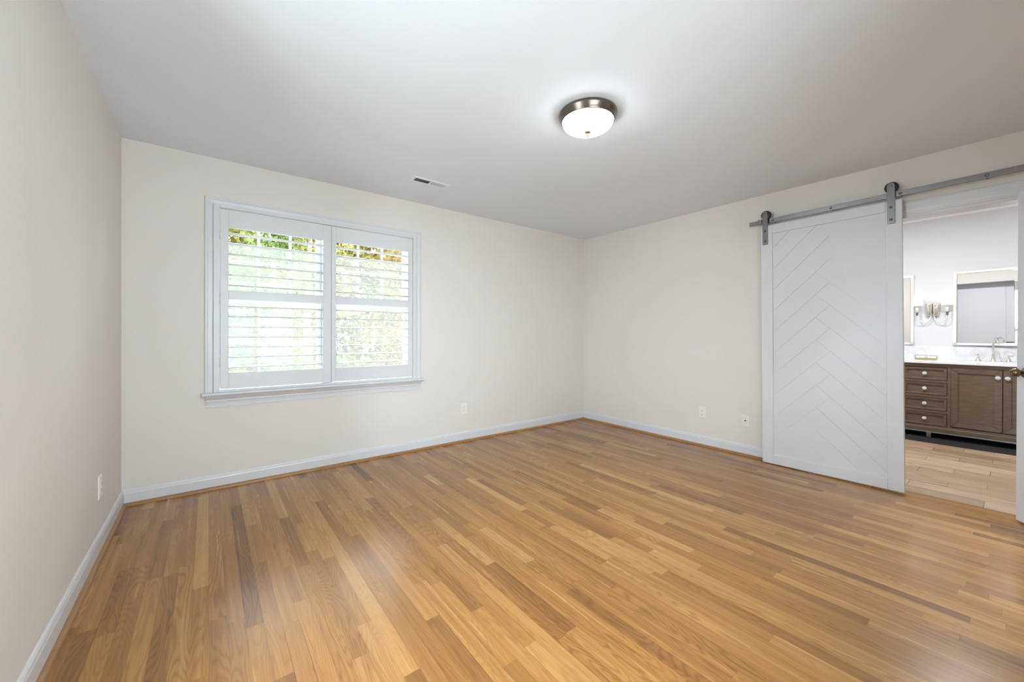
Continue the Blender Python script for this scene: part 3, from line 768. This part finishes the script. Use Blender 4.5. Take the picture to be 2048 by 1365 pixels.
# ------------------------------------------------------------------ hinged door at the right edge
def hinged_door():
    F = V((-0.092, -3.628, 0)); u = V((-0.83, -0.56, 0)).normalized(); n = V((-u.y*-1, 0, 0))
    n = V((u.y, -u.x, 0)).normalized()
    if n.y < 0: n = -n                                   # face turned to the camera
    wdt = 0.755; t = 0.035; z0, z1 = 0.012, 2.040
    root = thing('door_2', F+u*wdt, 'white hinged door at the right edge of the view, with a brass knob', 'door', None, 'structure')
    up = V((0, 0, 1))
    def obox(bm, a0, a1, d0, d1, zz0, zz1):
        prism(bm, [F+u*a0+n*d0+up*zz0, F+u*a1+n*d0+up*zz0, F+u*a1+n*d1+up*zz0, F+u*a0+n*d1+up*zz0], up*(zz1-zz0))
    bm = BM()
    obox(bm, 0, 0.115, -t, 0, z0, z1); obox(bm, wdt-0.115, wdt, -t, 0, z0, z1)
    for a, b in ((z0, 0.24), (0.90, 1.02), (1.925, z1)): obox(bm, 0.115, wdt-0.115, -t, 0, a, b)
    obj('door_leaf', bm, 'door_white', root)
    for a, b in ((0.24, 0.90), (1.02, 1.925)):
        bm = BM(); obox(bm, 0.115, wdt-0.115, -t+0.010, -0.010, a, b); obox(bm, 0.16, wdt-0.16, -0.011, -0.004, a+0.045, b-0.045)
        obj('door_panel', bm, 'door_white', root)
    for s, nn, d in ((1, n, 0.0), (-1, -n, t)):
        c = F+u*0.062+up*0.925+nn*d if s == 1 else F+u*0.062+up*0.925-n*t
        bm = BM(); lathe(bm, [(0.0, 0.0), (0.033, 0.0), (0.033, 0.003), (0.029, 0.008), (0.018, 0.011), (0.012, 0.014), (0.0, 0.014)], c, nn, 32)
        k = obj('knob_rose', bm, 'antique_brass', root)
        bm = BM(); lathe(bm, [(0.0105, 0.010), (0.0100, 0.024), (0.0135, 0.030), (0.022, 0.036), (0.0265, 0.044), (0.0265, 0.052), (0.023, 0.060), (0.015, 0.066), (0.0105, 0.068), (0.0100, 0.066), (0.0, 0.0655)], c, nn, 32)
        obj('door_knob', bm, 'antique_brass', k)
    for z in (0.25, 1.05, 1.82):
        bm = BM(); tube(bm, [F+u*(wdt+0.004)+n*0.004+up*(z-0.05), F+u*(wdt+0.004)+n*0.004+up*(z+0.05)], 0.006, 10); obj('hinge', bm, 'antique_brass', root)
hinged_door()

# ------------------------------------------------------------------ bathroom: vanity
VX = 2.32; VY0, VY1 = -3.945, -2.035
def knob_bm(o):
    bm = BM(); lathe(bm, [(0.0, 0.0), (0.009, 0.0), (0.009, 0.006), (0.007, 0.010)], o, (-1, 0, 0), 16)
    return bm
def framed_front(bm, y0, y1, z0, z1, fw, x=VX):
    """mitred frame with a recessed flat panel"""
    d = 0.020; xf = x-0.004
    for (a, b, c, e) in (((y0, z0), (y1, z0), (y1-fw, z0+fw), (y0+fw, z0+fw)), ((y1, z0), (y1, z1), (y1-fw, z1-fw), (y1-fw, z0+fw)),
                         ((y1, z1), (y0, z1), (y0+fw, z1-fw), (y1-fw, z1-fw)), ((y0, z1), (y0, z0), (y0+fw, z0+fw), (y0+fw, z1-fw))):
        q = [a, b, c, e]
        cy = sum(p[0] for p in q)/4; cz = sum(p[1] for p in q)/4
        q = [(p[0]+(cy-p[0])*0.004, p[1]+(cz-p[1])*0.008) for p in q]
        # the frame face slopes inwards a little
        A = [bm.verts.new((xf if i < 2 else xf+0.003, p[0], p[1])) for i, p in enumerate(q)]; B = [bm.verts.new((xf+d, p[0], p[1])) for p in q]
        bm.faces.new(A); bm.faces.new(list(reversed(B)))
        for i in range(4): bm.faces.new((A[i], A[(i+1) % 4], B[(i+1) % 4], B[i]))
    box(bm, xf+0.013, xf+d, y0+fw-0.004, y1-fw+0.004, z0+fw-0.004, z1-fw+0.004)
def vanity():
    root = thing('bathroom_vanity', (2.66, -2.99, 0), 'brown wood vanity cabinet with crystal knobs in the bathroom', 'vanity')
    zb, zt2 = 0.085, 0.8375
    dry = (-3.158, -2.822)                                # drawer column
    doors = [(-3.536, -3.186, 'r'), (-3.892, -3.542, 'l'), (-2.438, -2.088, 'r'), (-2.794, -2.444, 'l')]
    dz = [(0.660, 0.792), (0.4917, 0.6237), (0.3233, 0.4553), (0.155, 0.287)]
    bm = BM()
    # carcass behind the fronts
    box(bm, VX+0.022, 2.94, VY0, VY0+0.018, zb, zt2-0.001); box(bm, VX+0.022, 2.94, VY1-0.018, VY1, zb, zt2-0.001)
    box(bm, VX+0.022, 2.94, VY0, VY1, zb, zb+0.018); box(bm, 2.93, 2.94, VY0, VY1, zb, zt2-0.001)
    for yy in (-3.173, -2.807): box(bm, VX+0.022, 2.93, yy-0.009, yy+0.009, zb, zt2-0.001)
    box(bm, VX+0.030, VX+0.038, VY0, VY1, zb, zt2-0.001)
    # face frame
    box(bm, VX, VX+0.022, VY0, VY1, 0.800, zt2); box(bm, VX, VX+0.022, VY0, VY1, zb, 0.150)
    for a, b in ((VY0, -3.896), (-3.184, -3.162), (-2.818, -2.796), (-2.084, VY1)): box(bm, VX, VX+0.022, a, b, 0.150, 0.800)
    for i in range(3): box(bm, VX, VX+0.022, dry[0]-0.004, dry[1]+0.004, dz[i+1][1]+0.004, dz[i][0]-0.004)
    box(bm, VX-0.006, VX+0.02, VY0-0.004, VY1+0.004, zb, 0.128, 0.003)
    obj('cabinet_body', bm, 'vanity_wood', root)
    bm = BM(); box(bm, VX-0.002, 2.93, VY0, VY1, zb-0.017, zb-0.0005); obj('base_strip', bm, 'strip_grey', root)
    def knob(par, y, z):
        bm = knob_bm((VX+0.006, y, z)); k = obj('knob_stem', bm, 'chrome', par)
        bm = BM()
        lathe(bm, [(0.006, 0.006), (0.0175, 0.012), (0.0205, 0.018), (0.0185, 0.023), (0.0105, 0.027), (0.0, 0.0275)], (VX+0.004, y, z), (-1, 0, 0), 10, smooth=False)
        k2 = obj('crystal_knob', bm, 'crystal', par); k2['label'] = 'faceted clear crystal knob'
    for z0, z1 in dz:
        bm = BM(); framed_front(bm, dry[0], dry[1], z0, z1, 0.024); d = obj('drawer', bm, 'vanity_wood', root); knob(d, (dry[0]+dry[1])/2, (z0+z1)/2)
    for y0, y1, side in doors:
        bm = BM(); framed_front(bm, y0, y1, 0.162, 0.797, 0.052); d = obj('cabinet_door', bm, 'vanity_wood', root)
        knob(d, y0+0.028 if side == 'r' else y1-0.028, 0.716)
    for y in (-3.88, -3.022, -2.10):
        for x in (VX+0.028, 2.90):
            bm = BM(); prism(bm, [V((x-0.021, y-0.021, zb)), V((x+0.021, y-0.021, zb)), V((x+0.021, y+0.021, zb)), V((x-0.021, y+0.021, zb))], (0, 0, -0.006))
            bmesh.ops.delete(bm, geom=bm.faces[:], context='FACES')
            a = [bm.verts.new((x+sx*0.021, y+sy*0.021, zb+0.004)) for sx, sy in ((-1, -1), (1, -1), (1, 1), (-1, 1))]
            b = [bm.verts.new((x+sx*0.018, y+sy*0.018, 0.012)) for sx, sy in ((-1, -1), (1, -1), (1, 1), (-1, 1))]
            bm.faces.new(a); bm.faces.new(list(reversed(b)))
            for i in range(4): bm.faces.new((a[i], a[(i+1) % 4], b[(i+1) % 4], b[i]))
            lg = obj('leg', bm, 'foot_metal', root); lg['label'] = 'short brushed metal leg'
            bm = BM(); box(bm, x-0.013, x+0.013, y-0.013, y+0.013, 0.006 if x < 2.6 else 0.0, 0.0125); obj('foot_pad', bm, 'black_plastic', lg)
vanity()
bm = BM(); box(bm, 2.050, 2.62, -3.80, -2.20, 0.0005, 0.006, 0.002)  # thin black sheet on the tiles, standing in for the vanity's deep shadow
tag(obj('shadow_sheet', bm, 'shadow_dark'), 'thin black sheet standing for the shadow in front of and under the bathroom vanity', 'mat')
SINKS = (-3.463, -2.517)
def countertop():
    root = thing('vanity_countertop', (2.65, -2.99, 0.838), 'white marble slab on top of the brown vanity cabinet', 'countertop')
    z0, z1 = 0.838, 0.862; x0, x1 = 2.298, BX1-0.001; y0, y1 = VY0-0.012, VY1+0.012; hx0, hx1, hw = 2.43, 2.76, 0.235
    bm = BM()
    box(bm, x0, hx0, y0, y1, z0, z1, 0.002); box(bm, hx1, x1, y0, y1, z0, z1)
    ys = [y0]
    for s in SINKS: ys += [s-hw, s+hw]
    ys.append(y1)
    for a, b in zip(ys[0::2], ys[1::2]): box(bm, hx0, hx1, a, b, z0, z1)
    obj('stone_slab', bm, 'marble', root)
    bm = BM(); box(bm, BX1-0.021, BX1-0.001, y0, y1, z1, 1.017, 0.002)
    tag(obj('backsplash', bm, 'marble'), 'white marble backsplash strip below the mirrors', 'backsplash')
    for s, lb in zip(SINKS, ('white undermount sink below the visible faucet', 'white undermount sink in the part hidden by the sliding door')):
        bm = BM(); zb = z0-0.14; z0 = 0.8378
        A = [(hx0, s-hw, z0), (hx1, s-hw, z0), (hx1, s+hw, z0), (hx0, s+hw, z0)]; B = [(hx0+.03, s-hw+.03, zb), (hx1-.03, s-hw+.03, zb), (hx1-.03, s+hw-.03, zb), (hx0+.03, s+hw-.03, zb)]
        a = [bm.verts.new(p) for p in A]; b = [bm.verts.new(p) for p in B]
        for i in range(4): bm.faces.new((a[i], a[(i+1) % 4], b[(i+1) % 4], b[i]))
        bm.faces.new(b); tag(obj('bathroom_sink', bm, 'porcelain'), lb, 'sink')
countertop()
def faucet(yc, label):
    root = thing('sink_faucet', (2.86, yc, 0.862), label, 'faucet', 'widespread faucets on the vanity')
    z = 0.862; bell = [(0.0, 0.0), (0.029, 0.0), (0.0285, 0.004), (0.020, 0.014), (0.0135, 0.030), (0.0095, 0.046), (0.0085, 0.054)]
    bm = BM(); lathe(bm, bell+[(0.0125, 0.056), (0.0135, 0.061), (0.0125, 0.066), (0.0085, 0.068), (0.0, 0.068)], (2.86, yc, z), seg=28); b = obj('spout_base', bm, 'nickel', root)
    pts = [(2.86, yc, z+0.06), (2.86, yc, z+0.15), (2.86, yc, z+0.205)]
    rad = 0.060; cs, sn = math.cos(math.radians(17)), math.sin(math.radians(17))
    for i in range(1, 15):
        a = PI*i/14*1.06; r_ = rad-rad*math.cos(a)
        pts.append((2.86-r_*cs, yc-r_*sn, z+0.205+rad*math.sin(a)))
    bm = BM(); tube(bm, pts, [0.0088]*(len(pts)-3)+[0.009, 0.0098, 0.0105], 16); obj('spout', bm, 'nickel', root)
    for s in (1, -1):
        y = yc+0.108*s
        bm = BM(); lathe(bm, bell+[(0.0105, 0.058), (0.011, 0.066), (0.0085, 0.071), (0.006, 0.078), (0.0, 0.081)], (2.86, y, z), seg=28); h = obj('valve_base', bm, 'nickel', root)
        bm = BM()
        for d in (V((1, 0, 0)), V((0, 1, 0))):
            c = V((2.86, y, z+0.066)); L_ = 0.034
            tube(bm, [c-d*L_, c-d*(L_-0.006), c-d*0.008, c+d*0.008, c+d*(L_-0.006), c+d*L_], [0.0035, 0.0050, 0.0032, 0.0032, 0.0050, 0.0035], 10)
        obj('cross_handle', bm, 'nickel', h)
faucet(SINKS[0], 'polished nickel faucet with two cross handles in front of the larger mirror')
faucet(SINKS[1], 'polished nickel faucet at the sink hidden behind the sliding door')
def tray():
    root = thing('vanity_tray', (2.76, -2.955, 0.862), 'small gold rectangular tray with a wire rail on the vanity top', 'tray')
    x0, x1, y0, y1, z = 2.69, 2.82, -3.050, -2.862, 0.862
    bm = BM()
    A = [bm.verts.new(p) for p in ((x0+.01, y0+.01, z), (x1-.01, y0+.01, z), (x1-.01, y1-.01, z), (x0+.01, y1-.01, z))]
    B = [bm.verts.new(p) for p in ((x0, y0, z+0.016), (x1, y0, z+0.016), (x1, y1, z+0.016), (x0, y1, z+0.016))]
    C = [bm.verts.new(p) for p in ((x0+.005, y0+.005, z+0.016), (x1-.005, y0+.005, z+0.016), (x1-.005, y1-.005, z+0.016), (x0+.005, y1-.005, z+0.016))]
    D = [bm.verts.new(p) for p in ((x0+.014, y0+.014, z+0.005), (x1-.014, y0+.014, z+0.005), (x1-.014, y1-.014, z+0.005), (x0+.014, y1-.014, z+0.005))]
    bm.faces.new(list(reversed(A))); bm.faces.new(D)
    for P, Q in ((A, B), (B, C), (C, D)):
        for i in range(4): bm.faces.new((P[i], P[(i+1) % 4], Q[(i+1) % 4], Q[i]))
    obj('tray_base', bm, 'gold', root)
    bm = BM(); zr = z+0.048; r = 0.0022; e = 0.003
    c = [(x0+e, y0+e), (x1-e, y0+e), (x1-e, y1-e), (x0+e, y1-e)]
    for i in range(4):
        a, b = c[i], c[(i+1) % 4]; tube(bm, [(*a, zr), (*b, zr)], r, 8)
        tube(bm, [(*a, z+0.014), (*a, zr+0.002)], r, 8); m_ = ((a[0]+b[0])/2, (a[1]+b[1])/2); tube(bm, [(*m_, z+0.014), (*m_, zr)], r, 8)
    obj('tray_rail', bm, 'chrome', root)
tray()

# ------------------------------------------------------------------ bathroom: mirrors, sconce, added recessed lights
def mirror(y0, y1, label, turn=0.0):
    z0, z1 = 1.037, 1.906; x = BX1; fw = 0.027; d = 0.028
    root = thing('wall_mirror', (x, (y0+y1)/2, z0), label, 'mirror', 'framed mirrors above the vanity')
    bm = BM()
    box(bm, x-d, x-0.001, y0, y0+fw, z0, z1, 0.003); box(bm, x-d, x-0.001, y1-fw, y1, z0, z1, 0.003)
    box(bm, x-d, x-0.001, y0+fw, y1-fw, z0, z0+fw, 0.003); box(bm, x-d, x-0.001, y0+fw, y1-fw, z1-fw, z1, 0.003)
    obj('mirror_frame', bm, 'frame_pale', root)
    bm = BM()
    for a, b in ((y0+fw, y0+fw+0.005), (y1-fw-0.005, y1-fw)): box(bm, x-0.026, x-0.004, a, b, z0+fw, z1-fw)
    for a, b in ((z0+fw, z0+fw+0.005), (z1-fw-0.005, z1-fw)): box(bm, x-0.026, x-0.004, y0+fw, y1-fw, a, b)
    obj('inner_edge', bm, 'nickel', root)
    bm = BM(); box(bm, x-0.012, x-0.006, y0+fw+0.004, y1-fw-0.004, z0+fw+0.004, z1-fw-0.004); obj('mirror_glass', bm, 'mirror_glass', root)
    for cy, sy in ((y0, 1), (y1, -1)):
        for cz, sz in ((z0, 1), (z1, -1)):
            bm = BM(); e = 0.0015; L_ = 0.034
            box(bm, x-d-e, x-0.0005, cy-e*sy, cy+(fw+e)*sy, cz-e*sz, cz+L_*sz); box(bm, x-d-e, x-0.0005, cy+(fw+e)*sy, cy+L_*sy, cz-e*sz, cz+(fw+e)*sz)
            obj('corner_bracket', bm, 'pale_gold', root)
    # hung with its left edge on the wall and its right edge standing off a little
    root.rotation_euler = (0, 0, -math.radians(turn)); root.location.x -= (y1-y0)/2*math.sin(math.radians(turn))
mirror(-3.770, -3.156, 'larger framed mirror behind the faucet, its left edge in view', 4.5)
mirror(-2.824, -2.210, 'framed mirror at the left, mostly hidden behind the sliding door')
def sconce():
    yc = -2.987; x = BX1; z0, z1 = 1.392, 1.545
    root = thing('wall_sconce', (x, yc, z0), 'two-arm nickel wall sconce with lit white shades between the mirrors', 'wall lamp')
    bm = BM(); box(bm, x-0.012, x-0.0005, yc-0.058, yc+0.058, z0, z1, 0.002)
    obj('back_plate', bm, 'nickel', root)
    for s in (1, -1):
        bm = BM(); lathe(bm, [(0.0, z0+0.004), (0.024, z0+0.004), (0.026, z0+0.008), (0.026, z1-0.008), (0.024, z1-0.004), (0.0, z1-0.004)], (x-0.030, yc+0.026*s, 0), seg=28)
        obj('plate_cylinder', bm, 'nickel', root)
    for s in (1, -1):
        ye = yc+0.126*s; xe = x-0.085; zc = 1.425 if s == 1 else 1.437
        zc = 1.430
        pts = []
        for i in range(13):
            t = i/12; a = -PI/2+PI/2*t if False else t
            ang = PI*(0.98-0.98*t) if False else 0
            pts.append(None)
        pts = [(x-0.030, yc+0.012*s, z0+0.02), (x-0.034, yc+0.016*s, z0-0.02), (x-0.046, yc+0.034*s, z0-0.058), (x-0.062, yc+0.064*s, z0-0.076), (x-0.076, yc+0.095*s, z0-0.068), (x-0.083, yc+0.117*s, z0-0.038), (xe, ye, z0+0.004)]
        # smooth the polyline
        sm = []
        for i in range(len(pts)-1):
            p0, p1, p2, p3 = (V(pts[max(0, min(len(pts)-1, i+j))]) for j in (-1, 0, 1, 2))
            for q in range(5):
                t = q/5; sm.append(0.5*((2*p1)+(-p0+p2)*t+(2*p0-5*p1+4*p2-p3)*t*t+(-p0+3*p1-3*p2+p3)*t**3))
        sm.append(V(pts[-1]))
        bm = BM(); tube(bm, sm, 0.0062, 12); arm = obj('sconce_arm', bm, 'acrylic_arm', root)
        bm = BM(); lathe(bm, [(0.0, 0.0), (0.010, 0.0), (0.011, 0.030), (0.0145, 0.034), (0.0145, 0.040), (0.0, 0.040)], (xe, ye, z0+0.002), seg=20); obj('candle_cup', bm, 'steel_dark', arm)
        bm = BM(); lathe(bm, [(0.0, 0.0), (0.0125, 0.0), (0.0125, 0.060), (0.0, 0.060)], (xe, ye, z0+0.042), seg=20); obj('candle_sleeve', bm, 'candle_white', arm)
        bm = BM(); lathe(bm, [(0.053, 1.517), (0.0415, 1.640)], (xe, ye, 0), seg=40)
        obj('lamp_shade', bm, 'lamp_shade_fabric', arm, recalc=False)
        lamp('sconce_bulb', 'POINT', (xe, ye, 1.575), 0.02, color=(1.0, 0.95, 0.89), shadow_soft_size=0.018)
sconce()
def can(name, x, y, z, label, energy, group, size=0.13):  # unseen ceiling fixture, added for its light
    root = thing(name, (x, y, z), label, 'ceiling light', group)
    bm = BM(); lathe(bm, [(size/2, -0.001), (size/2+0.018, -0.001), (size/2+0.018, -0.004), (size/2+0.012, -0.008), (size/2, -0.004)], (x, y, z), seg=32); obj('trim_ring', bm, 'vent_white', root)
    bm = BM(); lathe(bm, [(0.0, -0.0015), (size/2, -0.0015)], (x, y, z), seg=32); obj('lens', bm, 'added_downlight_glow', root)
    lamp('fill_lamp', 'AREA', (x, y, z-0.012), energy, color=(0.93, 0.965, 1.0), shape='DISK', size=size)
can('added_downlight', 1.35, -3.35, BH, 'round recessed fill light added in the bathroom opposite the right sink', BATH_FILL, 'added bathroom fill lights')
can('added_downlight', 1.35, -2.45, BH, 'round recessed fill light added in the bathroom opposite the hidden left sink', BATH_FILL, 'added bathroom fill lights')
can('added_downlight', -1.15, -4.85, H, 'round recessed fill light added in the hallway behind the hinged door', HALL_FILL, 'added hallway fill lights')

# ------------------------------------------------------------------ outdoors beyond the window
GZ = -0.9
bm = BM()
n = 26; grid = []
for i in range(n+1):
    row = []
    for j in range(n+1):
        xx = -30+60*i/n; yy = 0.2+42*j/n
        row.append(bm.verts.new((xx, yy, GZ+0.25*math.sin(xx*0.31)*math.cos(yy*0.23)*min(1, yy/6)+0.012*yy)))
    grid.append(row)
for i in range(n):
    for j in range(n): bm.faces.new((grid[i][j], grid[i+1][j], grid[i+1][j+1], grid[i][j+1])).smooth = True
tag(obj('lawn', bm, 'ground_leaves'), 'leaf-littered ground outside the window', 'ground', None, 'structure')

bm = BM(); box(bm, -18, -2.75, -16, YC-0.14, -0.5, -0.28); box(bm, -18, -W-0.2, YC-0.14, -0.6, -0.5, -0.28)  # pale slab added to bounce sunlight up through the unseen windows
tag(obj('reflector', bm, 'reflector_stone'), 'pale stone patio added outside the unseen windows to bounce daylight in', 'reflector', None, 'structure')

def tree(x, y, h, cr, leaf, seed, label, nleaf=2600, low=0.18):
    rnd = random.Random(seed)
    root = thing('tree', (x, y, GZ), label, 'tree', 'trees beyond the window')
    bm = BM(); base = V((x, y, GZ-0.2)); lean = V((rnd.uniform(-.06, .06), rnd.uniform(-.05, .05), 1))
    tr = [base+lean*(h*t)+V((math.sin(t*5+seed)*0.12, math.cos(t*4+seed)*0.1, 0)) for t in [i/8 for i in range(9)]]
    tube(bm, tr, [0.17*h/9*(1-0.85*i/8) for i in range(9)], 8)
    tips = []
    for b in range(26):
        t = rnd.uniform(low, 0.96); i = min(7, int(t*8)); p = tr[i].lerp(tr[i+1], t*8-i)
        a = rnd.uniform(0, 2*PI); ln = cr*(1.15-t*0.75)*rnd.uniform(0.6, 1.1)
        d = V((math.cos(a), math.sin(a), rnd.uniform(0.05, 0.7)))
        q = p+d*ln*0.5; e = q+V((d.x, d.y, d.z*0.4+rnd.uniform(-.2, .2)))*ln*0.5
        tube(bm, [p, q, e], [0.035*h/9, 0.020*h/9, 0.006], 5); tips += [q, e, p.lerp(e, 0.75)]
    obj('trunk', bm, 'bark', root)
    bm = BM()
    for k in range(nleaf):
        c = rnd.choice(tips)+V((rnd.gauss(0, .34), rnd.gauss(0, .34), rnd.gauss(0, .30)))*(cr/2.2)
        s = rnd.uniform(0.030, 0.068)
        u = V((rnd.uniform(-1, 1), rnd.uniform(-1, 1), rnd.uniform(-1, 1))).normalized(); w_ = u.cross(V((rnd.uniform(-1, 1), rnd.uniform(-1, 1), rnd.uniform(-1, 1)))).normalized()
        bm.faces.new([bm.verts.new(c-u*s), bm.verts.new(c+w_*s*0.5), bm.verts.new(c+u*s), bm.verts.new(c-w_*s*0.5)])
    obj('foliage', bm, leaf, root, recalc=False)
TREES = [(-5.3, 6.6, 5.2, 1.25, 'leaf_yellow', 'yellowing tree at the left edge of the left shutter panel'),
         (-2.9, 6.9, 5.6, 1.25, 'leaf_green', 'green tree straight behind the left shutter panel'),
         (0.3, 6.5, 5.4, 1.25, 'leaf_rust', 'rust-tinted tree behind the left half of the right shutter panel'),
         (3.4, 7.0, 6.0, 1.25, 'leaf_yellow', 'yellowing tree behind the right half of the right shutter panel'),
         (-4.4, 11.2, 8.0, 1.6, 'leaf_green', 'tall green tree in the second row behind the left shutter panel'),
         (-1.2, 11.4, 8.5, 1.6, 'leaf_yellow', 'tall yellowing tree in the second row behind the center stile'),
         (2.2, 11.2, 9.0, 1.6, 'leaf_green', 'tall green tree in the second row behind the right shutter panel'),
         (5.6, 11.5, 8.5, 1.6, 'leaf_rust', 'rust-tinted tree in the second row at the right edge of the window')]
for i, (x, y, h, cr, lf, lb) in enumerate(TREES): tree(x, y, h, cr, lf, 11+i, lb, nleaf=6500)
def woodland():
    rnd = random.Random(99); bm = BM()
    for k in range(34000):
        x = rnd.uniform(-12, 18); y = rnd.uniform(16, 22); top = 8.5+1.6*math.sin(x*0.9)+1.2*math.sin(x*0.37+1)
        c = V((x, y, GZ+top*rnd.random()**0.8)); s_ = rnd.uniform(0.13, 0.30)
        u = V((rnd.uniform(-1, 1), rnd.uniform(-1, 1), rnd.uniform(-1, 1))).normalized(); w_ = u.cross(V((rnd.uniform(-1, 1), rnd.uniform(-1, 1), rnd.uniform(-1, 1)))).normalized()
        bm.faces.new([bm.verts.new(c-u*s_), bm.verts.new(c+w_*s_*0.6), bm.verts.new(c+u*s_), bm.verts.new(c-w_*s_*0.6)])
    tag(obj('woodland', bm, 'leaf_yellow', recalc=False), 'distant woodland foliage filling the background outside the window', 'woodland', None, 'stuff')
woodland()

# window portals: sampling aids for the sky light that comes through the openings
for (sx, sy, loc, rx, rz) in ((1.53, 1.37, (-3.233, 0.205, 1.403), -90, 0), (1.78, 1.48, (-3.10, YC-0.125, 1.35), 90, 0), (0.70, 1.85, (-W-0.155, -2.38, 1.285), 90, -90)):
    pl = bpy.data.lights.new('window_portal', 'AREA'); pl.shape = 'RECTANGLE'; pl.size = sx; pl.size_y = sy
    po = bpy.data.objects.new('window_portal', pl); COL.objects.link(po); po.location = loc; po.rotation_euler = (math.radians(rx), 0, math.radians(rz))
    try: pl.cycles.is_portal = True
    except Exception: pass
